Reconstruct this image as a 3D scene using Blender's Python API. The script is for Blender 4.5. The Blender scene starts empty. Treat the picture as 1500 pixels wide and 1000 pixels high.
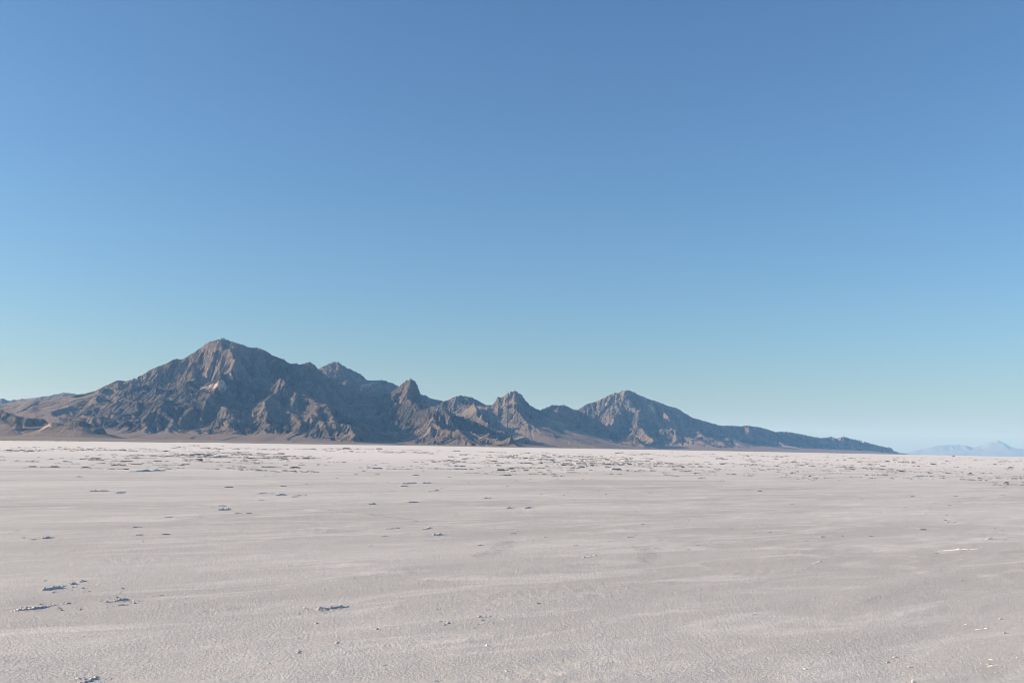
import bpy, math, random
import numpy as np

# ------------------------------------------------------------------ camera, sky, sun, exposure
scene = bpy.context.scene
COL = scene.collection
R = math.radians
CAM_H = 1.6
FX = 1458.0                       # focal length in photo pixels (1500 wide) = 35 mm on 36 mm
HOR0, HOR1 = 638.0, 669.0         # photo row of the true horizon at the left and right edge
ROLL = math.atan((HOR1 - HOR0) / 1500.0)
PITCH = math.atan(((HOR0 + HOR1) / 2 - 500.0) * math.cos(ROLL) / FX)

from mathutils import Matrix, Vector
cam_data = bpy.data.cameras.new('camera')
cam_data.lens = 36.0 * FX / 1500.0
cam_data.sensor_width = 36.0
cam_data.clip_start = 0.1
cam_data.clip_end = 200000.0
cam = bpy.data.objects.new('camera', cam_data)
COL.objects.link(cam)
CAM_ROT = Matrix.Rotation(R(90) + PITCH, 3, 'X') @ Matrix.Rotation(ROLL, 3, 'Z')
cam.matrix_world = Matrix.Translation((0, 0, CAM_H)) @ CAM_ROT.to_4x4()
scene.camera = cam

SUN_AZ = R(-92)                   # from +Y (the view direction), negative = left
SUN_EL = R(17.5)
world = bpy.data.worlds.new('World')
scene.world = world
world.use_nodes = True
wn = world.node_tree
wn.nodes.clear()
w_out = wn.nodes.new('ShaderNodeOutputWorld')
w_bg = wn.nodes.new('ShaderNodeBackground')
w_sky = wn.nodes.new('ShaderNodeTexSky')
w_sky.sky_type = 'NISHITA'
w_sky.sun_disc = False
w_sky.sun_elevation = SUN_EL
w_sky.sun_rotation = SUN_AZ
w_sky.altitude = 0.0
w_sky.air_density = 1.12
w_sky.dust_density = 0.8
w_sky.ozone_density = 6.0
w_bg.inputs['Strength'].default_value = 0.100
wn.links.new(w_sky.outputs['Color'], w_bg.inputs['Color'])
wn.links.new(w_bg.outputs['Background'], w_out.inputs['Surface'])

sun_data = bpy.data.lights.new('sun', 'SUN')
sun_data.energy = 5.0
sun_data.angle = R(0.53)
sun_data.color = (1.0, 0.83, 0.64)
sun = bpy.data.objects.new('sun', sun_data)
COL.objects.link(sun)
sdir = Vector((math.sin(SUN_AZ) * math.cos(SUN_EL), math.cos(SUN_AZ) * math.cos(SUN_EL), math.sin(SUN_EL)))
sun.rotation_euler = sdir.to_track_quat('Z', 'Y').to_euler()

scene.view_settings.view_transform = 'Standard'
scene.view_settings.look = 'None'
scene.view_settings.gamma = 1.0
scene.view_settings.exposure = 0.63
scene.render.engine = 'CYCLES'
scene.cycles.max_bounces = 6
scene.cycles.volume_bounces = 1
scene.cycles.use_denoising = True
scene.cycles.filter_width = 1.0

# ------------------------------------------------------------------ helpers
def ray(px, py):
    """direction of a photo pixel, scaled so that its y component is 1"""
    d = CAM_ROT @ Vector(((px - 750.0) / FX, (500.0 - py) / FX, -1.0))
    return d / d.y

def at(px, py, dist):
    """the point on a photo pixel's ray at depth `dist`"""
    d = ray(px, py)
    return (d.x * dist, dist, CAM_H + d.z * dist)

def on_ground(px, py):
    d = ray(px, py)
    t = -CAM_H / d.z
    return d.x * t, t

def hash2(ix, iy, seed):
    h = (ix.astype(np.int64) * 374761393 + iy.astype(np.int64) * 668265263 + seed * 1442695041) & 0xFFFFFFFF
    h = ((h ^ (h >> 13)) * 1274126177) & 0xFFFFFFFF
    return h ^ (h >> 16)

def perlin(x, y, seed=0):
    x = np.asarray(x, float); y = np.asarray(y, float)
    x0 = np.floor(x); y0 = np.floor(y)
    fx = x - x0; fy = y - y0
    u = fx * fx * fx * (fx * (fx * 6 - 15) + 10)
    v = fy * fy * fy * (fy * (fy * 6 - 15) + 10)
    def g(ox, oy):
        a = hash2(x0 + ox, y0 + oy, seed) * (2 * math.pi / 4294967296.0)
        return np.cos(a) * (fx - ox) + np.sin(a) * (fy - oy)
    n0 = g(0, 0) * (1 - u) + g(1, 0) * u
    n1 = g(0, 1) * (1 - u) + g(1, 1) * u
    return (n0 * (1 - v) + n1 * v) * 1.5

def fbm(x, y, octaves=5, seed=0, gain=0.5, lac=2.03):
    s = 0.0; a = 1.0; t = 0.0
    for o in range(octaves):
        s = s + a * perlin(x, y, seed + 17 * o); t += a
        a *= gain; x = x * lac + 3.7; y = y * lac - 1.9
    return s / t

def ridged(x, y, octaves=5, seed=0, gain=0.5, lac=2.03):
    s = 0.0; a = 1.0; t = 0.0
    for o in range(octaves):
        s = s + a * (1 - np.abs(perlin(x, y, seed + 31 * o)) * 1.6); t += a
        a *= gain; x = x * lac + 5.1; y = y * lac + 2.3
    return s / t

def smooth(a, b, x):
    t = np.clip((x - a) / (b - a), 0, 1)
    return t * t * (3 - 2 * t)

def mesh_from(name, verts, faces, mat, smooth_shade=True):
    """numpy verts (n,3), faces (m,3|4)"""
    me = bpy.data.meshes.new(name)
    verts = np.ascontiguousarray(verts, dtype=np.float32)
    faces = np.ascontiguousarray(faces, dtype=np.int32)
    k = faces.shape[1]
    me.vertices.add(len(verts)); me.vertices.foreach_set('co', verts.ravel())
    me.loops.add(faces.size); me.loops.foreach_set('vertex_index', faces.ravel())
    me.polygons.add(len(faces))
    me.polygons.foreach_set('loop_start', np.arange(0, faces.size, k, dtype=np.int32))
    me.update(calc_edges=True)
    me.polygons.foreach_set('use_smooth', np.full(len(faces), smooth_shade))
    me.materials.append(mat)
    me.validate()
    return me

def obj(name, me, parent=None):
    o = bpy.data.objects.new(name, me)
    COL.objects.link(o)
    if parent: o.parent = parent
    return o

def tag(o, label=None, cat=None, group=None, kind=None):
    if label: o['label'] = label
    if cat: o['category'] = cat
    if group: o['group'] = group
    if kind: o['kind'] = kind
    return o

def grid_faces(nr, nc):
    i = np.arange(nr * nc).reshape(nr, nc)
    return np.stack([i[:-1, :-1], i[:-1, 1:], i[1:, 1:], i[1:, :-1]], -1).reshape(-1, 4)

# ------------------------------------------------------------------ materials
class Nodes:
    def __init__(self, name):
        self.m = bpy.data.materials.new(name)
        self.m.use_nodes = True
        self.t = self.m.node_tree
        self.t.nodes.clear()
        self.out = self.add('ShaderNodeOutputMaterial')
        self.geo = self.add('ShaderNodeNewGeometry')
    def add(self, typ, **kw):
        n = self.t.nodes.new(typ)
        for k, v in kw.items(): setattr(n, k, v)
        return n
    def link(self, a, b): self.t.links.new(a, b)
    def val(self, sock, v):
        if isinstance(v, bpy.types.NodeSocket): self.link(v, sock)
        else: sock.default_value = v
    def math(self, op, a, b=0.0, c=None, clamp=False):
        n = self.add('ShaderNodeMath', operation=op, use_clamp=clamp)
        self.val(n.inputs[0], a); self.val(n.inputs[1], b)
        if c is not None: self.val(n.inputs[2], c)
        return n.outputs[0]
    def mapped(self, scale=(1, 1, 1), rotz=0.0, vec=None):
        n = self.add('ShaderNodeMapping')
        n.inputs['Scale'].default_value = scale
        n.inputs['Rotation'].default_value = (0, 0, rotz)
        self.link(vec or self.geo.outputs['Position'], n.inputs['Vector'])
        return n.outputs[0]
    def rot_then_scale(self, rotz, scale):
        return self.mapped(scale, 0.0, self.mapped((1, 1, 1), rotz))
    def noise(self, vec, scale=1.0, detail=4.0, rough=0.5, dist=0.0):
        n = self.add('ShaderNodeTexNoise')
        n.inputs['Scale'].default_value = scale; n.inputs['Detail'].default_value = detail
        n.inputs['Roughness'].default_value = rough; n.inputs['Distortion'].default_value = dist
        self.link(vec, n.inputs['Vector'])
        return n.outputs['Fac']
    def step(self, v, a, b, lo=0.0, hi=1.0):
        n = self.add('ShaderNodeMapRange', interpolation_type='SMOOTHSTEP')
        self.val(n.inputs['Value'], v)
        n.inputs['From Min'].default_value = a; n.inputs['From Max'].default_value = b
        n.inputs['To Min'].default_value = lo; n.inputs['To Max'].default_value = hi
        return n.outputs[0]
    def mix(self, fac, a, b):
        n = self.add('ShaderNodeMix', data_type='RGBA')
        self.val(n.inputs['Factor'], fac)
        for s, v in ((n.inputs[6], a), (n.inputs[7], b)):
            if isinstance(v, bpy.types.NodeSocket): self.link(v, s)
            else: s.default_value = (*v, 1.0)
        return n.outputs[2]
    def bump(self, height, dist, strength=1.0, normal=None):
        n = self.add('ShaderNodeBump')
        n.inputs['Strength'].default_value = strength
        n.inputs['Distance'].default_value = dist
        self.link(height, n.inputs['Height'])
        if normal is not None: self.link(normal, n.inputs['Normal'])
        return n.outputs[0]
    def principled(self, color, rough=0.9, normal=None, spec=0.2, metallic=0.0):
        n = self.add('ShaderNodeBsdfPrincipled')
        if isinstance(color, bpy.types.NodeSocket): self.link(color, n.inputs['Base Color'])
        else: n.inputs['Base Color'].default_value = (*color, 1)
        n.inputs['Roughness'].default_value = rough
        n.inputs['Specular IOR Level'].default_value = spec
        n.inputs['Metallic'].default_value = metallic
        if normal is not None: self.link(normal, n.inputs['Normal'])
        self.link(n.outputs[0], self.out.inputs['Surface'])
        return n

WIND = R(-38)     # the streaks run about 38 degrees off the x axis

def salt_material(name, crust=0.0):
    s = Nodes(name)
    wide = s.noise(s.rot_then_scale(WIND, (0.05, 0.22, 0.2)), 1.0, 5, 0.55, 0.4)
    streak = s.noise(s.rot_then_scale(WIND, (0.40, 1.3, 1.0)), 1.0, 8, 0.66, 0.9)
    patch = s.noise(s.mapped((1, 1, 1)), 0.9, 5, 0.6)
    fine = s.noise(s.mapped((1, 1, 1)), 52.0, 4, 0.68)
    clump = s.noise(s.mapped((1, 1, 1)), 24.0, 5, 0.72)
    grain = s.noise(s.mapped((1, 1, 1)), 210.0, 2, 0.6)
    c = s.mix(s.step(wide, 0.32, 0.68), (0.53, 0.497, 0.445), (0.665, 0.628, 0.568))
    # whiter salt colour out beyond the smooth grey pan
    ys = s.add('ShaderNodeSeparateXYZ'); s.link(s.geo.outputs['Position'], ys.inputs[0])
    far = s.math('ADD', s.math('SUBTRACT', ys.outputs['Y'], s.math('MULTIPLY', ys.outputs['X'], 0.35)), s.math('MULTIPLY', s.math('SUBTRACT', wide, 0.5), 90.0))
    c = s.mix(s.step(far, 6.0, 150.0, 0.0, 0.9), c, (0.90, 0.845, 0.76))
    c = s.mix(s.step(streak, 0.46, 0.70, 0.0, 0.6), c, (0.88, 0.825, 0.745))
    c = s.mix(s.step(patch, 0.55, 0.75, 0.0, 0.25), c, (0.62, 0.55, 0.48))
    c = s.mix(s.step(clump, 0.56, 0.68, 0.0, 0.6), c, (0.88, 0.84, 0.775))
    c = s.mix(s.step(clump, 0.45, 0.32, 0.0, 0.55), c, (0.40, 0.37, 0.33))
    c = s.mix(s.step(fine, 0.60, 0.78, 0.0, 0.7), c, (0.84, 0.80, 0.745))
    c = s.mix(s.step(fine, 0.42, 0.25, 0.0, 0.45), c, (0.47, 0.435, 0.39))
    if crust: c = s.mix(crust, c, (0.80, 0.755, 0.69))
    vor = s.add('ShaderNodeTexVoronoi'); vor.inputs['Scale'].default_value = 34.0
    s.link(s.mapped((1, 1, 1)), vor.inputs['Vector'])
    lumps = s.math('SUBTRACT', s.math('MULTIPLY', clump, 0.9), s.math('MULTIPLY', vor.outputs['Distance'], 0.25))
    n0 = s.bump(lumps, 0.013, 0.8)
    n1 = s.bump(fine, 0.010, 0.8, n0)
    n2 = s.bump(grain, 0.003, 0.6, n1)
    s.principled(c, 0.85, n2, 0.25)
    return s.m

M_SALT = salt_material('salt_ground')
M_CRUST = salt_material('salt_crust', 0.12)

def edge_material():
    s = Nodes('dark_broken_edge')
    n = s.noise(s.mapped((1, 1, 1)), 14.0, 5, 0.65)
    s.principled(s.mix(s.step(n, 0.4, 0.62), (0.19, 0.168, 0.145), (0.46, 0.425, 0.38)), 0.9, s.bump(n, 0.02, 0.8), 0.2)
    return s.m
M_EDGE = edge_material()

def mud_material():
    s = Nodes('grey_mud')
    a = s.noise(s.mapped((0.004, 0.03, 1)), 1.0, 5, 0.6)
    b = s.noise(s.mapped((0.05, 0.2, 1)), 1.0, 5, 0.6)
    c = s.mix(s.step(a, 0.35, 0.65), (0.25, 0.225, 0.195), (0.36, 0.325, 0.285))
    c = s.mix(s.step(b, 0.55, 0.7, 0, 0.6), c, (0.45, 0.42, 0.39))
    s.principled(c, 0.95, None, 0.1)
    return s.m

def rock_material(name, pale_spot=None, rock=((0.085, 0.077, 0.067), (0.22, 0.178, 0.143)), fan=(0.31, 0.238, 0.188), detail=1.0):
    s = Nodes(name)
    pos = s.mapped((1, 1, 1))
    big = s.noise(pos, 0.0022 * detail, 5, 0.6, 0.5)
    mid = s.noise(pos, 0.011 * detail, 6, 0.65, 0.3)
    small = s.noise(pos, 0.045 * detail, 5, 0.7)
    sep = s.add('ShaderNodeSeparateXYZ'); s.link(s.geo.outputs['Normal'], sep.inputs[0])
    steep = s.math('ADD', sep.outputs['Z'], s.math('MULTIPLY', s.math('SUBTRACT', mid, 0.5), 0.28))
    c = s.mix(s.step(big, 0.36, 0.64), rock[0], rock[1])
    c = s.mix(s.step(mid, 0.5, 0.72, 0, 0.7), c, (0.30, 0.23, 0.18))      # rusty scree
    c = s.mix(s.step(mid, 0.45, 0.33, 0, 0.5), c, (0.05, 0.049, 0.046))   # dark outcrops
    c = s.mix(s.step(small, 0.55, 0.68, 0, 0.3), c, (0.27, 0.22, 0.18))
    c = s.mix(s.step(small, 0.45, 0.34, 0, 0.35), c, (0.055, 0.052, 0.048))
    c = s.mix(s.step(steep, 0.80, 0.94, 0, 0.9), c, fan)                   # gentle ground is gravel fan
    if pale_spot:
        for (sx, sy, sz, rad) in pale_spot:
            d = s.add('ShaderNodeVectorMath', operation='DISTANCE')
            d.name = 'pale_band_%d' % pale_spot.index((sx, sy, sz, rad))
            s.link(s.geo.outputs['Position'], d.inputs[0]); d.inputs[1].default_value = (sx, sy, sz)
            v = s.math('ADD', d.outputs['Value'], s.math('MULTIPLY', s.math('SUBTRACT', small, 0.5), rad * 3.2))
            c = s.mix(s.step(v, rad, rad * 0.45, 0, 0.85), c, (0.74, 0.56, 0.45))
    nb = s.bump(small, 22.0 / detail, 0.9)
    nb = s.bump(s.noise(pos, 0.16 * detail, 3, 0.7), 4.0 / detail, 0.8, nb)
    s.principled(c, 0.95, nb, 0.1)
    return s.m

# ------------------------------------------------------------------ salt flat
def ground_h(x, y):
    """relief of the salt crust, in metres, flat again beyond ~90 m"""
    r = np.hypot(x, y)
    cw, sw = math.cos(-WIND), math.sin(-WIND)
    u = x * cw + y * sw
    v = -x * sw + y * cw
    h = 0.020 * fbm(u / 5.0, v / 1.1, 4, 11)
    st = smooth(0.05, 0.5, fbm(u / 3.0, v / 0.9, 4, 5))
    h = h + st * (0.010 + 0.009 * fbm(x / 0.13, y / 0.13, 4, 8))
    h = h + 0.004 * fbm(x / 0.22, y / 0.22, 4, 21, 0.6)
    return h * smooth(140, 45, r)

def build_ground():
    fine = np.linspace(R(-37), R(37), 900)
    coarse = np.linspace(R(37), R(323), 64)[1:-1]
    az = np.concatenate([fine, coarse])
    r = np.concatenate([np.geomspace(0.4, 3.2, 10)[:-1], np.geomspace(3.2, 70.0, 440)[:-1],
                        np.geomspace(70, 600, 60)[:-1], np.geomspace(600, 46000, 24)])
    rr, aa = np.meshgrid(r, az, indexing='ij')
    x = rr * np.sin(aa); y = rr * np.cos(aa)
    z = ground_h(x, y)
    verts = np.stack([x, y, z], -1).reshape(-1, 3)
    nr, nc = x.shape
    i = np.arange(nr * nc).reshape(nr, nc)
    j = np.roll(i, -1, 1)
    f = np.stack([i[:-1], i[1:], j[1:], j[:-1]], -1).reshape(-1, 4)
    c = len(verts)
    verts = np.vstack([verts, [[0, 0, 0]]])
    cap = np.stack([np.full(nc, c), i[0], j[0], j[0]], -1)
    me = mesh_from('salt_flat', verts, f[:, ::-1], M_SALT)
    tag(obj('salt_flat', me), 'vast flat of white salt crust with faint wind streaks', kind='structure')
    return c

build_ground()

def build_mud():
    # shore between the salt and the grey playa margin, from photo pixels
    shore_px = [(-260, 639.5), (-60, 643.6), (0, 645.2), (60, 645.6), (130, 646.3), (230, 647.6), (300, 648.0), (420, 650.0), (540, 651.6),
                (640, 653.0), (740, 655.0), (860, 656.9), (1000, 659.2), (1150, 662.0), (1260, 664.3)]
    P = np.array([on_ground(*p) for p in shore_px])
    t = np.linspace(0, len(P) - 1, 700)
    k = np.arange(len(P))
    sx = np.interp(t, k, P[:, 0]); sy = np.interp(t, k, P[:, 1])
    wob = 1 + 0.12 * fbm(t * 4.0, t * 0, 4, 77)
    sx = sx * wob; sy = sy * wob
    rows = []
    for q in (0, 0.25, 0.6, 1.0):
        ex = sx / np.maximum(sy, 1) * 9000; ey = np.full_like(sx, 9000.0)
        rows.append(np.stack([sx + (ex - sx) * q ** 2, sy + (ey - sy) * q ** 2, np.full_like(sx, 0.02)], -1))
    v = np.array(rows)
    me = mesh_from('mud_flat', v.reshape(-1, 3), grid_faces(4, 700), mud_material())
    tag(obj('mud_flat', me), 'strip of grey mud between the white salt and the mountain foot', kind='structure')
build_mud()

# ------------------------------------------------------------------ mountains
def erode(z, dx, iters, k, diff, fixed=None):
    """stream-power erosion on a height grid: carves branching gullies into the flanks"""
    nr, nc = z.shape
    idx = np.arange(nr * nc).reshape(nr, nc)
    offs = [(-1, -1), (-1, 0), (-1, 1), (0, -1), (0, 1), (1, -1), (1, 0), (1, 1)]
    for it in range(iters):
        best = np.zeros_like(z); rec = idx.copy(); zp = np.pad(z, 1, mode='edge')
        ip = np.pad(idx, 1, mode='edge')
        nb_mean = np.zeros_like(z)
        for oy, ox in offs:
            zn = zp[1 + oy:1 + oy + nr, 1 + ox:1 + ox + nc]
            s = (z - zn) / (dx * math.hypot(ox, oy))
            better = s > best
            best = np.where(better, s, best)
            rec = np.where(better, ip[1 + oy:1 + oy + nr, 1 + ox:1 + ox + nc], rec)
            nb_mean += zn / 8
        zf = z.ravel()
        order = np.argsort(zf)
        recl = rec.ravel().tolist()
        area = [1.0] * zf.size
        up = order[::-1].tolist()
        for i in up:
            r_ = recl[i]
            if r_ != i: area[r_] += area[i]
        f = (k.ravel() * np.sqrt(np.array(area))).tolist()
        zl = zf.tolist()
        for i in order.tolist():
            r_ = recl[i]
            if r_ != i:
                fi = f[i]
                if zl[r_] < zl[i]:
                    zl[i] = (zl[i] + fi * zl[r_]) / (1.0 + fi)
        z = np.array(zl).reshape(nr, nc)
        pit = rec == idx
        z = np.where(pit, nb_mean, z)
        zp = np.pad(z, 1, mode='edge')
        lap = (zp[:-2, 1:-1] + zp[2:, 1:-1] + zp[1:-1, :-2] + zp[1:-1, 2:]) / 4 - z
        z = z + diff * lap
    return z

def to_px(x, y, z):
    """world grid -> photo pixel"""
    inv = CAM_ROT.transposed()
    zz = z - CAM_H
    cx = inv[0][0] * x + inv[0][1] * y + inv[0][2] * zz
    cy = inv[1][0] * x + inv[1][1] * y + inv[1][2] * zz
    cz = inv[2][0] * x + inv[2][1] * y + inv[2][2] * zz
    return 750 + FX * cx / -cz, 500 - FX * cy / -cz

def horizon(px):
    return HOR0 + (HOR1 - HOR0) * px / 1500.0

def mountain(name, label, xr, yr, dx, ridges, skyline, mat, seed, er=(22, 0.02, 0.12), crag=1.0, rough=1.0, base=10.0, warp=90.0, corr=(0.6, 1.5), relief=95):
    """ridges: (k, [(px, py, depth), ...]); k = width of the flank relative to its height"""
    xs = np.arange(xr[0], xr[1] + dx, dx); ys = np.arange(yr[0], yr[1] + dx, dx)
    x, y = np.meshgrid(xs, ys)
    wx = x + warp * fbm(x / 520, y / 520, 4, seed + 1) ; wy = y + warp * fbm(x / 520, y / 520, 4, seed + 2)
    z = np.zeros_like(x); fan = np.zeros_like(x)
    for kk, pts in ridges:
        W = [at(*p) for p in pts]
        for (ax, ay, az), (bx, by, bz) in zip(W[:-1], W[1:]):
            ux, uy = bx - ax, by - ay
            L2 = ux * ux + uy * uy + 1e-6
            t = np.clip(((wx - ax) * ux + (wy - ay) * uy) / L2, 0, 1)
            d = np.hypot(wx - ax - t * ux, wy - ay - t * uy)
            zr = np.maximum(az + (bz - az) * t, 1.0)
            h = zr * (1.08 * np.exp(-d / (zr * kk + 25)) - 0.08)
            fan = np.where(h > z, 1.0 if kk > 2 else 0.0, fan)
            m = np.maximum(z, h); z = m + 0.25 * np.minimum(z, h) * np.exp(-np.abs(z - h) / 60) * 0.5
    for _ in range(12):
        fan[1:-1, 1:-1] = (fan[:-2, 1:-1] + fan[2:, 1:-1] + fan[1:-1, :-2] + fan[1:-1, 2:]) / 4
    hard = 1 - 0.85 * fan
    n = ridged(x / 620, y / 620, 5, seed + 5) - 0.62
    z = z * (1 + 0.34 * rough * hard * n) + rough * hard * 14 * fbm(x / 160, y / 160, 5, seed + 7) * smooth(15, 120, z)
    z = z + rough * hard * relief * (ridged(x / 420 + 0.35 * y / 420, y / 640, 3, seed + 23, 0.4) - 0.66) * smooth(20, 140, z) * (1 - 0.6 * smooth(300, 600, z))
    z = z - base
    if er: z = erode(z, dx, er[0], er[1] * hard, er[2])
    # crags on the steep ground
    gy, gx = np.gradient(z, dx)
    sl = np.hypot(gx, gy)
    rk = smooth(0.22, 0.55, sl) * hard * smooth(25, 110, z)
    z = z + crag * rk * (18 * (ridged(x / 210, y / 210, 4, seed + 9) - 0.62) + 38 * (ridged(x / 85, y / 85, 3, seed + 12) - 0.62) * smooth(-0.25, 0.35, fbm(x / 500, y / 500, 3, seed + 14)) + 8 * perlin(x / 30, y / 30, seed + 13))
    st = z / 62.0 + 0.9 * fbm(x / 400, y / 400, 3, seed + 15) + 0.25 * fbm(x / 70, y / 70, 3, seed + 16)
    fr = st - np.floor(st)
    bench = (smooth(0.30, 0.72, fr) - fr) * 62.0
    z = z + bench * 0.55 * crag * smooth(0.30, 0.6, sl) * hard * smooth(-0.3, 0.3, fbm(x / 350, y / 350, 3, seed + 18))
    # bring the crest to the outline seen in the photograph
    sp = np.array(skyline, float)
    bins = np.arange(sp[0, 0], sp[-1, 0] + 1.5, 1.5)
    target = np.interp(bins, sp[:, 0], sp[:, 1])
    for it in range(5):
        px, py = to_px(x, y, z)
        b = np.round((px - bins[0]) / 1.5).astype(int)
        ok = (b >= 0) & (b < len(bins)) & (z > 2)
        top = np.full(len(bins), 1e9)
        np.minimum.at(top, b[ok], py[ok])
        good = top < 1e8
        if good.sum() < 3: break
        top = np.interp(bins, bins[good], top[good])
        hor = horizon(bins)
        c = np.clip((hor - target) / np.maximum(hor - top, 1.5), *corr)
        c = 1 + (c - 1) * smooth(2.5, 9.0, hor - target)
        kern = np.ones((15, 11, 7, 5, 3)[it]); kern /= kern.sum()
        c = np.convolve(np.pad(c, len(kern) // 2, mode='edge'), kern, 'valid')
        f = np.interp(px, bins, c)
        crest = np.maximum(np.interp(px, bins, hor - target) / FX * y, 20.0)
        f = 1 + (f - 1) * smooth(0.25, 0.9, z / crest) * smooth(25, 110, crest)
        z = np.where(z > 0, z * f, z)
    # the edge of the field sinks under the plain
    edge = np.minimum(np.minimum(x - xs[0], xs[-1] - x), np.minimum(y - ys[0], ys[-1] - y))
    z = z * smooth(0, 14 * dx, edge) - 6 * (1 - smooth(0, 14 * dx, edge))
    z = np.maximum(z, -6)
    verts = np.stack([x, y, z], -1).reshape(-1, 3)
    f = grid_faces(*x.shape)
    keep = (z.ravel()[f] > -5.9).any(1)
    f = f[keep]
    used = np.unique(f); remap = np.zeros(len(verts), np.int64); remap[used] = np.arange(len(used))
    me = mesh_from(name, verts[used], remap[f], mat, smooth_shade=False)
    FIELDS[name] = (xs, ys, z)
    return tag(obj(name, me), label, kind='structure')

FIELDS = {}
def hit(name, px, py):
    """where a photo pixel's ray meets a height field"""
    xs, ys, z = FIELDS[name]
    d = ray(px, py)
    for t in np.arange(ys[0], ys[-1], 6.0):
        i = int(round((d.x * t - xs[0]) / (xs[1] - xs[0]))); j = int(round((t - ys[0]) / (ys[1] - ys[0])))
        if 0 <= i < len(xs) and 0 <= j < len(ys) and z[j, i] >= CAM_H + d.z * t:
            return (d.x * t, t, CAM_H + d.z * t)
    return (0, 0, -999)

MAIN_SKY = [(-260, 588), (-60, 591), (0, 592), (60, 585), (110, 578), (125, 576), (140, 572), (152, 566), (165, 560), (172, 557), (185, 558), (200, 554),
            (215, 545), (225, 539), (240, 534), (255, 526), (268, 526), (285, 516), (297, 507), (305, 501), (320, 497), (327, 495.5),
            (335, 499), (350, 503), (365, 509), (378, 509), (390, 514), (400, 521), (415, 526), (425, 533), (432, 532), (440, 534),
            (448, 531), (453, 530), (460, 534), (466, 540), (480, 551), (508, 566), (535, 573), (553, 577), (570, 577), (578, 571),
            (583, 567), (590, 561), (597, 557), (603, 556.5), (610, 560), (614, 570), (618, 584), (626, 593), (636, 597), (650, 598),
            (660, 603), (672, 609), (685, 613), (700, 619), (720, 629), (742, 637), (752, 637), (765, 644), (790, 649), (830, 653), (870, 656)]
spot = [(0, 0, 0, 46.0), (0, 0, 1, 62.0), (0, 0, 2, 44.0), (0, 0, 3, 28.0), (0, 0, 4, 30.0)]      # pale bands, set once the slope they lie on stands
M_ROCK_MAIN = rock_material('brown_rock', spot)
M_ROCK = rock_material('grey_brown_rock')

mountain('main_mountain', 'dark brown rocky mountain with the highest pointed peak and a deep shaded valley', (-5600, 900), (4650, 8300), 9.0, [
    (1.0, [(172, 557, 7150), (225, 539, 7050), (268, 526, 7000), (305, 501, 7000), (327, 495, 7000), (378, 509, 7050),
            (425, 533, 7100), (453, 530, 7100), (480, 551, 7150), (508, 566, 7150), (553, 577, 7050), (580, 572, 6950), (603, 557, 6900)]),
    (2.6, [(-260, 588, 7900), (-60, 591, 7600), (60, 585, 7300), (140, 573, 7200), (172, 560, 7150), (185, 585, 6800)]),
    (0.8, [(305, 501, 7000), (318, 515, 6750), (343, 535, 6500), (322, 556, 6300), (300, 590, 5950), (292, 620, 5650)]),
    (0.8, [(378, 509, 7050), (392, 532, 6700), (408, 557, 6350), (384, 588, 6000), (392, 620, 5650)]),
    (0.75, [(408, 557, 6350), (434, 562, 6300), (424, 592, 5950), (440, 622, 5650)]),
    (0.8, [(440, 533, 7100), (446, 556, 6600), (456, 574, 6200), (480, 585, 5950), (503, 604, 5650), (520, 632, 5400)]),
    (0.8, [(456, 574, 6200), (468, 600, 5850), (480, 626, 5550)]),
    (0.8, [(255, 526, 7000), (283, 543, 6650), (268, 575, 6250), (240, 600, 5950), (235, 622, 5700)]),
    (0.8, [(200, 554, 7100), (232, 565, 6700), (215, 592, 6250), (190, 610, 5950), (180, 622, 5800)]),
    (0.8, [(268, 575, 6250), (285, 600, 5850), (320, 612, 5750), (345, 625, 5550)]),
    (10, [(60, 620, 6200), (150, 626, 5900), (300, 629, 5750), (420, 633, 5650), (500, 640, 5500)]),
    (9, [(620, 640, 6200), (720, 646, 6200), (800, 650, 6300)]),
    (3.2, [(90, 592, 6900), (140, 594, 6700), (165, 605, 6400)]),
    (0.7, [(603, 556, 6900), (594, 580, 6650), (612, 594, 6450), (650, 599, 6350), (664, 606, 6300), (700, 620, 6150), (735, 640, 5950), (752, 638, 5900)]),
    (0.9, [(650, 599, 6350), (640, 615, 6100), (660, 628, 5950), (685, 622, 5900), (705, 640, 5800)]),
], MAIN_SKY, M_ROCK_MAIN, 40, er=(26, 0.05, 0.02), base=4.0, crag=1.0, relief=120)

for q, p in enumerate([(311, 565), (320, 563), (329, 562), (299, 567), (340, 552)]):
    M_ROCK_MAIN.node_tree.nodes['pale_band_%d' % q].inputs[1].default_value = hit('main_mountain', *p)

mountain('rear_mountain', 'blue hazed rocky peak rising behind the shaded valley of the main mountain', (-2900, 300), (8100, 10300), 13.0, [
    (1.2, [(400, 575, 9300), (440, 552, 9200), (466, 540, 9100), (493, 529, 9000), (520, 544, 9050), (538, 557, 9050), (563, 557, 9100), (583, 565, 9150),
           (618, 578, 9200), (650, 588, 9200), (690, 605, 9200)]),
    (0.9, [(493, 529, 9000), (505, 560, 8700), (520, 590, 8450)]),
    (0.9, [(538, 557, 9050), (545, 580, 8700), (560, 605, 8450)]),
    (0.9, [(620, 579, 9200), (632, 600, 8800), (640, 615, 8600)]),
], [(400, 575), (440, 552), (466, 540), (475, 536), (483, 532), (490, 530), (493, 529.5), (500, 533), (510, 540), (520, 544), (530, 549), (538, 557), (550, 557),
    (563, 557), (575, 562), (583, 565), (600, 571), (618, 578), (630, 583), (650, 588), (670, 597), (690, 606)], M_ROCK, 90, er=(20, 0.045, 0.02))

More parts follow.
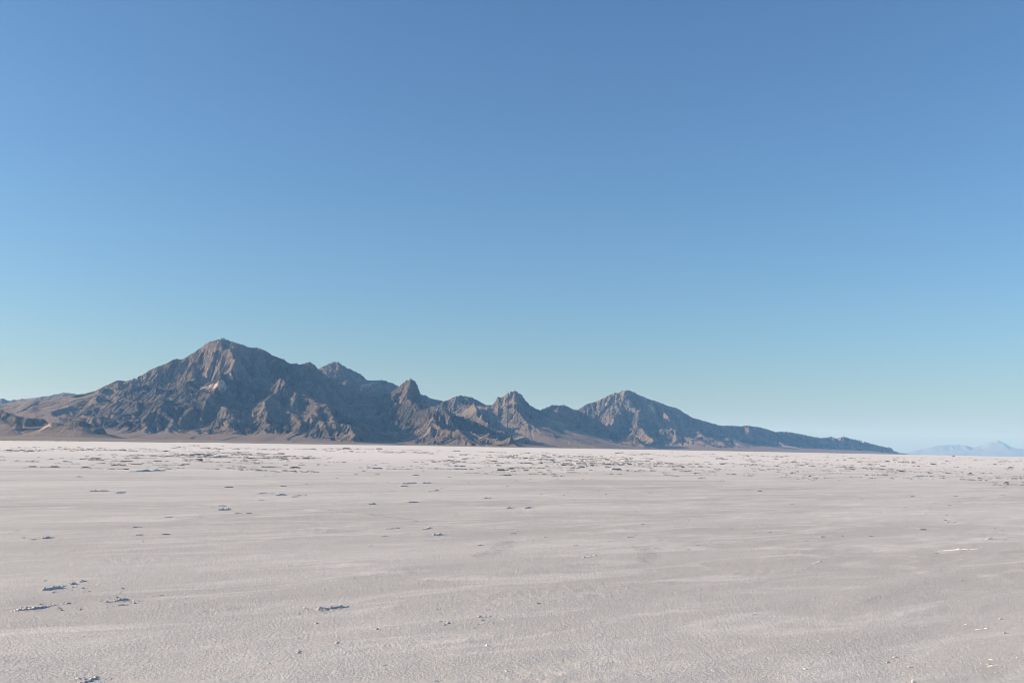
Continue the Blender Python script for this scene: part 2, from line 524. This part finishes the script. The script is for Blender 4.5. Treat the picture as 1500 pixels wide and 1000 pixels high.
mountain('butte_mountain', 'low hazy ridge with a rounded rock butte between two cols and tan gravel fans', (-1500, 1500), (6700, 9900), 11.0, [
    (1.0, [(630, 600, 8500), (650, 590, 8500), (676, 579, 8500), (697, 585, 8500), (718, 594, 8500), (728, 590, 8450), (752, 588, 8400), (775, 594, 8450), (785, 599, 8500),
           (810, 593, 8700), (828, 592, 8800), (846, 599, 8900), (870, 612, 9000), (900, 630, 9100)]),
    (0.62, [(733, 583, 8450), (748, 573, 8400), (757, 574, 8400), (766, 582, 8420)]),
    (2.2, [(676, 600, 8300), (752, 605, 8200), (820, 620, 8200), (880, 636, 8300)]),
    (0.8, [(676, 579, 8500), (690, 600, 8100), (705, 614, 7700), (742, 622, 7400), (765, 632, 7200)]),
    (0.8, [(752, 573, 8400), (758, 600, 8050), (775, 612, 7800)]),
    (0.8, [(670, 609, 7900), (682, 616, 7500), (700, 630, 7200)]),
    (0.8, [(828, 592, 8800), (820, 612, 8350), (835, 630, 8000)]),
    (0.8, [(790, 636, 7600), (815, 632, 7600), (838, 642, 7600)]),
    (0.9, [(895, 640, 7900), (925, 634, 8000), (950, 648, 8000)]),
], [(620, 607), (630, 600), (650, 588), (660, 584), (670, 580), (676, 579), (690, 582), (697, 585), (712, 593), (722, 593), (728, 585), (735, 582), (745, 577), (750, 573),
    (756, 574), (765, 579), (769, 585), (771, 591), (780, 596), (790, 601), (800, 597), (808, 594), (812, 593), (818, 594), (825, 592.5), (830, 594), (838, 599), (846, 600),
    (870, 612), (900, 630), (930, 640)], M_ROCK, 130, er=(20, 0.04, 0.02), corr=(0.8, 1.25), crag=0.6)

mountain('twin_peak_mountain', 'long blue grey mountain with a twin peak tapering into the plain', (150, 6600), (8300, 14600), 14.0, [
    (1.1, [(800, 625, 10600), (846, 600, 10500), (875, 587, 10500), (901, 575, 10500), (920, 571, 10500), (965, 589, 10500), (1005, 606, 10600), (1030, 616, 10700),
           (1090, 623, 11000), (1120, 627, 11200), (1180, 637, 11700), (1232, 640, 12200), (1290, 653, 12800), (1325, 660, 13200), (1352, 664.5, 13500)]),
    (0.6, [(901, 575, 10500), (908, 600, 10000), (880, 622, 9500), (870, 645, 9000)]),
    (0.6, [(920, 571, 10500), (935, 600, 10000), (930, 622, 9600), (960, 640, 9200), (972, 650, 8900)]),
    (0.6, [(965, 589, 10500), (978, 608, 10150), (992, 630, 9700), (985, 648, 9200)]),
    (0.6, [(1012, 611, 10600), (1000, 632, 10000), (1010, 650, 9500)]),
    (0.6, [(1055, 622, 10800), (1050, 642, 10200), (1060, 654, 9800)]),
    (0.6, [(1100, 624, 11000), (1085, 642, 10500), (1100, 655, 10000)]),
    (0.6, [(1140, 632, 11400), (1140, 646, 10900), (1180, 658, 10400)]),
    (0.6, [(1195, 640, 11800), (1180, 652, 11300), (1200, 660, 11000)]),
    (0.6, [(1232, 640, 12200), (1228, 652, 11800), (1240, 660, 11500)]),
    (7, [(850, 640, 9500), (960, 646, 9500), (1080, 651, 10000), (1200, 657, 11000), (1280, 660, 11800)]),
], [(780, 634), (800, 625), (846, 600), (860, 592), (875, 587), (890, 580), (900, 575), (903, 576), (908, 574), (915, 571.5), (920, 571), (930, 576), (940, 580), (955, 586),
    (965, 589), (980, 595), (990, 597), (1005, 606), (1015, 612), (1030, 616), (1045, 620), (1055, 623), (1070, 623), (1085, 624), (1095, 623), (1110, 625),
    (1120, 627), (1135, 632), (1150, 632), (1165, 634), (1180, 637), (1195, 640), (1210, 641), (1217, 639), (1225, 642), (1232, 640), (1237, 639), (1245, 642),
    (1260, 645), (1275, 649), (1290, 653), (1300, 655), (1308, 654.5), (1315, 658), (1325, 661.5), (1345, 665.2)], M_ROCK, 170, er=(22, 0.045, 0.02), base=3.0, crag=0.85, rough=0.75, relief=70)

mountain('rear_hills', 'low blue hills seen behind the smooth gravel slope', (-9500, -3600), (10200, 12600), 26.0, [
    (1.6, [(-300, 570, 11300), (-120, 580, 11300), (-40, 584, 11300), (5, 585, 11300), (18, 588, 11300), (48, 583, 11300), (75, 579, 11300), (97, 575, 11300), (130, 579, 11300), (200, 590, 11300)]),
], [(-300, 570), (-120, 580), (0, 585), (5, 585), (15, 587), (45, 583), (70, 580), (95, 575), (110, 577), (150, 582), (200, 592)], M_ROCK, 210, er=(14, 0.02, 0.12))

mountain('foothill', 'dark shaded rocky foothill standing before the smooth gravel slope', (-4600, -1900), (4300, 5800), 8.0, [
    (1.0, [(-320, 575, 5100), (-150, 582, 5100), (-60, 586, 5050), (-10, 598, 5000), (25, 609, 4950), (50, 613, 4950), (66, 615, 4950), (74, 622, 4900)]),
], [(-320, 575), (-150, 582), (-60, 588), (0, 600), (10, 604), (25, 609), (50, 613), (65, 614.5), (70, 619), (80, 626), (90, 634)], M_ROCK_MAIN, 250, er=(12, 0.018, 0.1), base=4.0, warp=40)

mountain('rocky_knoll', 'small rocky knoll with a pale left end at the foot of the gravel slope', (-2600, -1500), (4350, 5100), 5.0, [
    (0.8, [(60, 632, 4750), (76, 618, 4750), (86, 619, 4750), (98, 621, 4750), (106, 616, 4750), (121, 616, 4750), (135, 622, 4750), (155, 633, 4750)]),
], [(50, 634), (58, 629), (75, 618), (85, 619), (98, 621), (105, 616), (120, 616), (135, 622), (155, 633), (170, 638)],
    rock_material('knoll_rock', [(*at(66, 625, 4740), 45.0)]), 290, er=(10, 0.015, 0.1), base=3.0, warp=30)

mountain('far_range', 'very pale blue far mountain range on the horizon', (13000, 26000), (35000, 39500), 50.0, [
    (2.2, [(1320, 668, 37000), (1340, 660, 37000), (1370, 653, 37000), (1400, 651, 37000), (1425, 655, 37000), (1461, 644, 37000), (1480, 654, 37000), (1520, 657, 37000), (1600, 652, 37000), (1720, 660, 37000)]),
], [(1320, 667), (1331, 664), (1340, 660), (1355, 657), (1370, 653), (1385, 651.5), (1400, 651), (1415, 652), (1425, 655), (1440, 652), (1450, 648), (1461, 644.5),
    (1470, 648), (1480, 654), (1490, 657), (1500, 657), (1540, 656), (1600, 652), (1660, 657), (1720, 664)],
    rock_material('far_rock', None, ((0.13, 0.12, 0.115), (0.22, 0.20, 0.19)), (0.23, 0.21, 0.20), 0.3), 330, er=(12, 0.02, 0.12), crag=4.0, rough=1.6, warp=350)

# ------------------------------------------------------------------ salt crust ridges and slabs
rng = np.random.default_rng(7)

def ridge_mesh(name, L, W, H, seed, nl, nw, blocky=1.0, face=None):
    """an upheaved lip of salt crust: gentle back, jagged crest, steep broken face on -y, edges under the ground"""
    u = np.linspace(-1, 1, nl); v = np.linspace(-1, 1, nw)
    vv, uu = np.meshgrid(v, u)
    s = uu * L / 2; 
    env = np.clip(1 - np.abs(uu) ** 2.4, 0, 1) ** 0.7
    n1 = fbm(s / max(H, 0.02) / 3.6, uu * 0 + seed * 1.7, 3, seed)
    crest = np.clip(0.72 + 0.75 * n1 * blocky, 0.12, 1.3) * env
    cpos = -0.35 + 0.22 * fbm(s / max(L, 0.1) * 5, uu * 0 + 9.1, 2, seed + 3)
    back = np.clip((1 - vv) / (1 - cpos), 0, 1) ** 1.6
    front = np.clip((vv + 1) / (cpos + 1), 0, 1) ** 3.0
    prof = np.where(vv > cpos, back, front)
    z = H * crest * prof
    z = z + H * 0.26 * blocky * fbm(s / H / 1.1, vv * W / H / 2.0, 4, seed + 5) * prof
    if face is False:      # near ones: crumbly, toothed crest
        tooth = np.clip(perlin(s / H / 0.55, vv * W / H / 0.9 + 7, seed + 21) + 0.4 * perlin(s / H / 0.22, vv * W / H / 0.4, seed + 22), -0.7, 0.9)
        z = z + H * 0.42 * tooth * np.clip(prof, 0, 1) ** 0.6 * np.clip(crest * 1.6, 0, 1)
    y = vv * W / 2 - np.where(vv <= cpos + 0.2, 1, 0) * H * 0.35 * crest * prof
    y = y + 0.25 * W * fbm(s / L * 3, uu * 0 + 3.3, 2, seed + 8)
    x = s + 0.25 * H * fbm(s / H, vv * 3, 2, seed + 9)
    edge = (np.abs(uu) > 0.999) | (np.abs(vv) > 0.999)
    z = np.where(edge, -0.04 - 0.02 * H, z - 0.012)
    verts = np.stack([x, y, z], -1).reshape(-1, 3)
    me = mesh_from(name, verts, grid_faces(nl, nw)[:, ::-1], M_CRUST, smooth_shade=False)
    # the steep broken face is coloured a darker grey brown than the crust
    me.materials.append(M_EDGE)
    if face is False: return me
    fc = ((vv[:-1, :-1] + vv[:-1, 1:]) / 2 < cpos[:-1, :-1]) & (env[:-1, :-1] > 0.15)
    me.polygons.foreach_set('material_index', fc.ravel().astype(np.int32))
    return me

def place(o, x, y, rz, sc=1.0):
    o.location = (x, y, float(ground_h(np.array([x]), np.array([y]))[0]))
    o.rotation_euler = (0, 0, rz)
    o.scale = (sc, sc, sc) if np.isscalar(sc) else sc

near = [  # (px1, py1, px2, py2, height px, label)
    (57, 866, 92, 860, 8, 'stepped salt crust lip with a broad deep blue shadow above the long crumbly ridge'),
    (84, 860, 122, 851, 6, 'salt crust lip rising to a thin tail behind the stepped lip'),
    (-30, 899, 108, 881, 7, 'long crumbly salt ridge with a jagged dark face'),
    (150, 882, 192, 876, 7, 'short hump of rough salt crust at the end of the long crumbly ridge'),
    (205, 874, 258, 869, 3, 'thin pale salt lip trailing away from the rough hump'),
    (88, 867, 112, 867, 2, 'thin dark lip lying just before the stepped salt lip'),
    (452, 893, 515, 887, 7, 'rubbly salt mound with a bright end and a blue shaded end'),
    (486, 930, 508, 927, 4, 'small dark edged salt slab lying alone before the rubbly mound'),
    (110, 1000, 142, 991, 7, 'tilted broken salt plate with a white top and dark cracks'),
    (40, 791, 78, 787, 7, 'knobbly clump of dark salt blocks with a white fringe on smooth salt'),
    (318, 747, 338, 746, 5, 'small salt slab with an upright spike'),
    (375, 723, 392, 722, 3, 'first of three dark salt lips in a row, nearest the spiked slab'), (404, 725, 418, 724, 4, 'middle one of three dark salt lips in a row behind the spiked slab'), (428, 726, 448, 725, 3, 'last of three dark salt lips in a row, farthest from the spiked slab'),
    (188, 691, 242, 689, 4, 'long dark edged crust lip at the border of the rough salt'),
    (130, 719.5, 160, 719, 3, 'long thin dark lip paired with a stubby one on the smooth salt'), (168, 722, 184, 721, 4, 'stubby dark lip beside the long thin one on the smooth salt'),
    (192, 772.5, 208, 771.5, 3, None), (632, 784, 648, 783, 4, 'small bluish salt hump before the white crumbled streak'), (612, 775, 632, 772, 3, 'dark lip at the thick end of the white crumbled streak'), (562, 775, 585, 773, 3, 'dark lip at the thin end of the white crumbled streak'),
    (588, 709, 608, 707.5, 3, 'long flat lip at the edge of the rough belt, paired end to end'), (614, 708, 630, 707, 3, 'short lip touching end to end with the long flat lip'), (624, 719, 645, 718.5, 3, None), (704, 730, 718, 729, 4, None),
    (765, 744, 780, 742.5, 4, None), (740, 744, 752, 743, 3, None), (536, 738.5, 550, 737.5, 4, None), (590, 736, 612, 735, 3, None),
    (1020, 701, 1034, 700.5, 3, None), (848, 816, 878, 812, 4, None), (910, 864, 932, 862, 4, None), (892, 935, 906, 931, 5, None), (775, 886, 794, 884, 4, None),
    (1095, 900, 1116, 897, 4, None), (1185, 824, 1206, 821, 4, None), (1062, 840, 1084, 837, 3, None), (985, 763, 1015, 762, 3, None),
    (1262, 701, 1280, 700, 4, None), (1330, 698, 1358, 697, 3, None), (1365, 807, 1425, 803, 4, 'low pale patch of cracked crust with a bright rim'),
    (1440, 790, 1456, 788, 4, None), (1404, 850, 1416, 848, 3, None), (1292, 953, 1310, 949, 4, None), (1410, 925, 1455, 917, 4, 'long low lip of crumbled salt along a bright streak'),
    (1420, 980, 1490, 965, 5, 'rough white salt swell with scattered crumbs'), (1380, 765, 1400, 764, 3, None),
    (632, 912, 660, 907, 4, None), (690, 915, 718, 910, 4, None), (655, 900, 672, 898, 3, None),
    (385, 949, 400, 946, 4, None), (335, 954, 352, 952, 3, None), (150, 986, 170, 985, 4, None), (345, 900, 400, 893, 3, None), (205, 985, 222, 983, 3, None),
    (240, 980, 258, 976, 3, None), (525, 801, 548, 798, 3, None), (1180, 880, 1200, 876, 3, None), (1010, 845, 1030, 843, 3, None), (60, 851, 75, 848, 4, None), (195, 907, 215, 905, 3, None),
    (118, 907, 126, 905, 3, None), (130, 915, 142, 914, 3, None), (940, 985, 965, 978, 4, None), (1100, 920, 1130, 912, 3, None), (820, 960, 840, 956, 4, None),
]
for i, (x1, y1, x2, y2, hp, lab) in enumerate(near):
    a = np.array(on_ground(x1, y1)); b = np.array(on_ground(x2, y2))
    L = float(np.hypot(*(b - a))); D = float((a[1] + b[1]) / 2)
    H = hp * D / FX * (0.78 if x1 < 800 else 0.6)
    W = max(0.30 * L, 2.8 * H) if L < 1.2 else max(0.18 * L, 3 * H)
    me = ridge_mesh('salt_lip', L * 1.12, W, H, 100 + i, int(np.clip(L / max(H, 0.02) * 8, 24, 220)), 22, 1.2, False)
    o = obj('salt_lip', me)
    place(o, *((a + b) / 2), math.atan2(b[1] - a[1], b[0] - a[0]))
    if lab: tag(o, lab, 'salt ridge')
    else:
        look = 'long thin' if L / H > 7 else 'short stubby' if L / H < 4.6 else 'low broken'
        on = 'among crumbs on the grainy grey crust' if D < 14 else 'on the smooth streaked salt' if D < 28 else 'on bare salt before the rough belt'
        tag(o, look + ' lip of white salt crust ' + on, 'salt ridge', look + ' salt lips ' + on)

# the rough belt of upturned slabs in the middle distance
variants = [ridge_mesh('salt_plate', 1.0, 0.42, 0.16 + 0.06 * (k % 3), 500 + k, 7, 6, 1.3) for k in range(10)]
cand = []
while len(cand) < 2100:
    px = rng.uniform(-60, 1560)
    dep = 2.2 + 44 * rng.random() ** 1.5
    left = 14 if px < 250 else (8 if px < 900 else 3.2)
    if dep < left: continue
    py = horizon(px) + dep
    x, y = on_ground(px, py)
    cl = float(fbm(np.array([x / 26.0]), np.array([y / 60.0]), 3, 61)[0])
    dens = 0.40 + 1.9 * cl
    if dep > 26: dens *= 0.30
    if dep > 38: dens *= 0.5
    if px > 1000: dens *= 0.6
    if rng.random() > dens: continue
    cand.append((x, y, dep, px))
def slab_size(x, y):
    return min((0.26 + 0.66 * rng.random() ** 2) * (0.75 + y / 220.0), 1.9)
items = []
for x, y, d, px in cand:                       # crust breaks along lines: short chains of plates
    a = rng.normal(0.12, 0.25)
    n = 1 + int(rng.random() ** 2 * 6)
    base_s = slab_size(x, y) * (0.55 + 0.35 * (n == 1))
    for q in range(n):
        sz = base_s * (0.55 + 0.8 * rng.random())
        items.append((x, y, sz, a + rng.normal(0.12, 0.15), int(rng.integers(10)), 0.50 + 0.6 * rng.random(), to_px(x, y, 0.0)[0]))
        x += math.cos(a) * sz * 1.05; y += math.sin(a) * sz * 1.05 + rng.normal(0, 0.12) * sz
        a += rng.normal(0, 0.15)
inside = [it for it in items if 4 < it[6] < 1496]
inside.sort(key=lambda it: -it[2] * it[2] * it[5] / it[1] ** 1.6)
single, rest = inside[:240], inside[240:] + [it for it in items if not 4 < it[6] < 1496]
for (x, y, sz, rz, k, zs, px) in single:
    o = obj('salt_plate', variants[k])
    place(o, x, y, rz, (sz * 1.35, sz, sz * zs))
    look = ('broad' if sz > 0.75 else 'small' if sz < 0.45 else 'middling') + (' steep' if zs > 0.85 else ' low' if zs < 0.65 else ' tilted')
    tag(o, look + ' plate of broken salt crust in the rough belt below the mountains', 'salt plate', look + ' salt plates of the rough belt')
for _ in range(260):                           # flakes thinning out over the smooth pan
    px = rng.uniform(0, 1500); x, y = on_ground(px, horizon(px) + 40 + 110 * rng.random() ** 1.7)
    if fbm(np.array([x / 9.0]), np.array([y / 16.0]), 2, 67)[0] < -0.08: continue
    rest.append((x, y, (0.05 + 0.13 * rng.random() ** 2) * (0.6 + y / 30.0), rng.normal(0.3, 0.3), int(rng.integers(10)), 0.35 + 0.4 * rng.random(), px))
# smaller ones, too many to count: one object
V, F, off = [], [], 0
vco = []
for me in variants:
    c = np.empty(len(me.vertices) * 3, np.float32); me.vertices.foreach_get('co', c); vco.append(c.reshape(-1, 3))
fco = grid_faces(7, 6)[:, ::-1]; fmi = []
for (x, y, sz, rz, k, zs, px) in rest:
    c = vco[k] * np.array([sz * 1.35, sz, sz * zs]); ca, sa = math.cos(rz), math.sin(rz)
    gz = float(ground_h(np.array([x]), np.array([y]))[0])
    V.append(np.stack([c[:, 0] * ca - c[:, 1] * sa + x, c[:, 0] * sa + c[:, 1] * ca + y, c[:, 2] + gz], -1))
    F.append(fco + off); off += len(c)
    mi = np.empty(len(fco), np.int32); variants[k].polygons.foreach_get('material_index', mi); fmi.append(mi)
me = mesh_from('salt_rubble', np.vstack(V), np.vstack(F), M_CRUST, False)
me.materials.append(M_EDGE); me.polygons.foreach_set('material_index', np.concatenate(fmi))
tag(obj('salt_rubble', me), 'countless small upturned flakes of salt crust across the rough belt', 'salt crust', kind='stuff')

# crumbs of salt strewn over the near crust
def crumbs():
    ico = np.array([(0, 0, 1), (0.9, 0, 0.1), (0.28, 0.85, 0.2), (-0.72, 0.53, 0.0), (-0.72, -0.53, 0.15), (0.28, -0.85, 0.05), (0, 0, -0.6)])
    tri = np.array([(0, 1, 2), (0, 2, 3), (0, 3, 4), (0, 4, 5), (0, 5, 1), (6, 2, 1), (6, 3, 2), (6, 4, 3), (6, 5, 4), (6, 1, 5)])
    V, F, off = [], [], 0
    spots = [(475, 892, 18, 3, 160), (50, 890, 40, 3, 200), (170, 880, 16, 3, 120), (85, 862, 25, 3, 90), (125, 996, 14, 3, 60), (680, 908, 40, 9, 90), (560, 930, 120, 40, 120), (1440, 975, 60, 12, 90), (1430, 920, 40, 8, 60),
             (60, 788, 34, 4, 60), (1395, 806, 36, 4, 50), (625, 773, 45, 4, 60), (820, 771, 50, 5, 40), (135, 993, 30, 6, 40), (160, 858, 60, 8, 60), (1260, 960, 120, 25, 70), (400, 955, 150, 30, 90)]
    for cx, cy, sx, sy, n in spots:
        for _ in range(n // 2):
            px, py = rng.normal(cx, sx), rng.normal(cy, sy)
            if py < horizon(px) + 40: continue
            x, y = on_ground(px, py)
            s = (0.004 + 0.013 * rng.random() ** 4) * (0.8 + y / 40)
            c = ico * (1 + rng.normal(0, 0.22, ico.shape)) * s * np.array([1.8, 1.2, 0.6])
            a = rng.random() * 6.28; ca, sa = math.cos(a), math.sin(a)
            gz = float(ground_h(np.array([x]), np.array([y]))[0])
            V.append(np.stack([c[:, 0] * ca - c[:, 1] * sa + x, c[:, 0] * sa + c[:, 1] * ca + y, c[:, 2] + gz + s * 0.1], -1))
            F.append(tri + off); off += len(c)
    tag(obj('salt_crumbs', mesh_from('salt_crumbs', np.vstack(V), np.vstack(F), M_SALT, False)), 'white salt crumbs strewn over the near crust', 'salt crust', kind='stuff')
crumbs()

# ------------------------------------------------------------------ tyre marks on the salt
def tyre_mark(pts, width, label):
    s = Nodes('scuffed_salt')
    n = s.noise(s.mapped((1, 1, 1)), 9.0, 5, 0.7)
    fine = s.noise(s.mapped((1, 1, 1)), 28.0, 4, 0.65)
    c = s.mix(s.step(fine, 0.35, 0.7), (0.46, 0.435, 0.40), (0.57, 0.54, 0.50))
    p = s.principled(c, 0.9, s.bump(fine, 0.012, 0.7), 0.2)
    s.link(s.step(n, 0.40, 0.70, 0.0, 0.5), p.inputs['Alpha'])
    P = np.array([on_ground(*q) for q in pts])
    t = np.linspace(0, len(P) - 1, 60); k = np.arange(len(P))
    x = np.interp(t, k, P[:, 0]); y = np.interp(t, k, P[:, 1])
    for _ in range(30):
        x[1:-1] = (x[:-2] + x[2:] + 2 * x[1:-1]) / 4; y[1:-1] = (y[:-2] + y[2:] + 2 * y[1:-1]) / 4
    dx, dy = np.gradient(x), np.gradient(y); l = np.hypot(dx, dy); nx, ny = -dy / l, dx / l
    w = width * np.clip(np.minimum(t, len(P) - 1 - t) / 0.5, 0.15, 1)
    rows = [np.stack([x + nx * w * q, y + ny * w * q, ground_h(x + nx * w * q, y + ny * w * q) + 0.012], -1) for q in np.linspace(-0.5, 0.5, 9)]
    tag(obj('tyre_mark', mesh_from('tyre_mark', np.array(rows).reshape(-1, 3), grid_faces(9, 60), s.m)), label, 'tyre mark')
tyre_mark([(690, 816), (712, 811), (728, 805), (738, 799), (742, 794), (740, 790)], 0.30, 'faint curved tyre scuff like a hook on the smooth salt')
tyre_mark([(925, 800), (940, 803), (948, 809), (948, 818), (938, 824)], 0.30, 'fainter rounded tyre scuff beside the hooked one')
tyre_mark([(430, 742), (500, 749), (560, 756), (640, 766)], 0.14, 'thin straight tyre line crossing the salt toward the rough belt')

# ------------------------------------------------------------------ the car far out on the salt
def simple_mat(name, c, rough, spec=0.5, metallic=0.0):
    s = Nodes(name)
    n = s.noise(s.mapped((1, 1, 1)), 3.0, 3, 0.6)
    s.principled(s.mix(n, tuple(v * 0.85 for v in c), c), rough, None, spec, metallic)
    return s.m

def build_car(x, y, rz):
    root = bpy.data.objects.new('parked_car', None); COL.objects.link(root)
    tag(root, 'tiny dark car standing far out on the salt before the palest range', 'car')
    paint = simple_mat('dark_paint', (0.03, 0.032, 0.038), 0.35); glass = simple_mat('dark_glass', (0.02, 0.025, 0.03), 0.1)
    rubber = simple_mat('rubber', (0.02, 0.02, 0.02), 0.9); alloy = simple_mat('alloy', (0.4, 0.4, 0.42), 0.4, 0.5, 0.8); lampm = simple_mat('lamp_glass', (0.6, 0.58, 0.55), 0.2)
    red = simple_mat('red_lamp', (0.3, 0.02, 0.02), 0.3)
    def loft(name, secs, mat, parent):   # sections along x: (x, z0, z1, half width bottom, half width top)
        vs = []
        for (sx, z0, z1, wb, wt) in secs: vs += [(sx, -wb, z0), (sx, -wb * 1.0, (z0 + z1) / 2), (sx, -wt, z1), (sx, wt, z1), (sx, wb, (z0 + z1) / 2), (sx, wb, z0)]
        fs = []
        for k in range(len(secs) - 1):
            for j in range(6): fs.append((k * 6 + j, k * 6 + (j + 1) % 6, (k + 1) * 6 + (j + 1) % 6, (k + 1) * 6 + j))
        me = bpy.data.meshes.new(name); n = len(secs)
        me.from_pydata(vs, [], fs + [tuple(range(5, -1, -1)), tuple(range((n - 1) * 6, n * 6))]); me.materials.append(mat)
        return obj(name, me, parent)
    body = loft('body', [(-2.25, 0.5, 0.85, 0.75, 0.70), (-2.15, 0.35, 1.0, 0.88, 0.82), (-1.0, 0.28, 1.02, 0.92, 0.86), (0.9, 0.28, 1.0, 0.92, 0.86), (1.9, 0.32, 0.92, 0.88, 0.80), (2.25, 0.45, 0.75, 0.74, 0.66)], paint, root)
    loft('roof', [(-2.0, 0.99, 1.1, 0.80, 0.74), (-1.6, 0.99, 1.62, 0.78, 0.64), (-0.2, 0.99, 1.68, 0.78, 0.64), (0.35, 0.99, 1.58, 0.78, 0.64), (1.1, 0.985, 1.05, 0.80, 0.78)], paint, root)
    for s in (-1, 1):
        for (a, b, c, d) in (((-1.45, 1.08), (-0.45, 1.08), (-0.45, 1.54), (-1.3, 1.5)), ((-0.35, 1.08), (0.65, 1.08), (0.3, 1.5), (-0.35, 1.54))):
            yy = lambda z: s * (0.785 - 0.13 * (z - 1.05) / 0.6 + 0.012)
            me = bpy.data.meshes.new('window'); q = [(p[0], yy(p[1]), p[1]) for p in (a, b, c, d)]
            q2 = [(p[0], p[1] - s * 0.02, p[2]) for p in q]
            me.from_pydata(q + q2, [], [(0, 1, 2, 3), (7, 6, 5, 4), (0, 4, 5, 1), (1, 5, 6, 2), (2, 6, 7, 3), (3, 7, 4, 0)]); me.materials.append(glass)
            obj('window', me, root)
        for wx in (-1.4, 1.4):
            for nm, rad, wd, mt in (('tyre', 0.34, 0.22, rubber), ('rim', 0.21, 0.24, alloy)):
                ang = np.linspace(0, 2 * math.pi, 20, endpoint=False)
                ring = [(wx + rad * math.cos(t), s * 0.82 + sd * wd / 2, 0.34 + rad * math.sin(t)) for sd in (-1, 1) for t in ang]
                me = bpy.data.meshes.new(nm)
                me.from_pydata(ring, [], [(k, (k + 1) % 20, 20 + (k + 1) % 20, 20 + k) for k in range(20)] + [tuple(range(19, -1, -1)), tuple(range(20, 40))]); me.materials.append(mt)
                if nm == 'tyre': wheel = obj('wheel', me, root)
                else: obj('rim', me, wheel)
        for nm, lx, mt in (('headlight', 2.2, lampm), ('tail_light', -2.22, red)):
            me = bpy.data.meshes.new(nm); cx, cy, cz = lx, s * 0.58, 0.74
            vs = [(cx + i * 0.06, cy + j * 0.13, cz + k * 0.07) for i in (-1, 1) for j in (-1, 1) for k in (-1, 1)]
            me.from_pydata(vs, [], [(0, 1, 3, 2), (4, 6, 7, 5), (0, 4, 5, 1), (2, 3, 7, 6), (0, 2, 6, 4), (1, 5, 7, 3)]); me.materials.append(mt)
            obj(nm, me, root)
    root.location = (x, y, 0.0); root.rotation_euler = (0, 0, rz)
d = ray(1397, 666.5)
build_car(d.x * 1750, 1750, R(12))

# ------------------------------------------------------------------ air
def haze():
    hx, hy0, hy1, z0, z1 = 46500, -46500, 46500, -8.0, 1000.0
    vs = [(sx * hx, yy, zz) for zz in (z0, z1) for sx, yy in ((-1, hy0), (1, hy0), (1, hy1), (-1, hy1))]
    me = bpy.data.meshes.new('haze')
    me.from_pydata(vs, [], [(3, 2, 1, 0), (4, 5, 6, 7), (0, 1, 5, 4), (1, 2, 6, 5), (2, 3, 7, 6), (3, 0, 4, 7)])
    m = bpy.data.materials.new('air'); m.use_nodes = True; t = m.node_tree; t.nodes.clear()
    o = t.nodes.new('ShaderNodeOutputMaterial'); v = t.nodes.new('ShaderNodeVolumePrincipled')
    v.inputs['Color'].default_value = (0.24, 0.54, 1.0, 1)
    v.inputs['Absorption Color'].default_value = (1, 1, 1, 1)
    v.inputs['Density'].default_value = 0.034 / 1000
    v.inputs['Anisotropy'].default_value = 0.1
    t.links.new(v.outputs[0], o.inputs['Volume'])
    me.materials.append(m)
    tag(obj('haze', me), 'thin blue desert haze', kind='stuff')
haze()
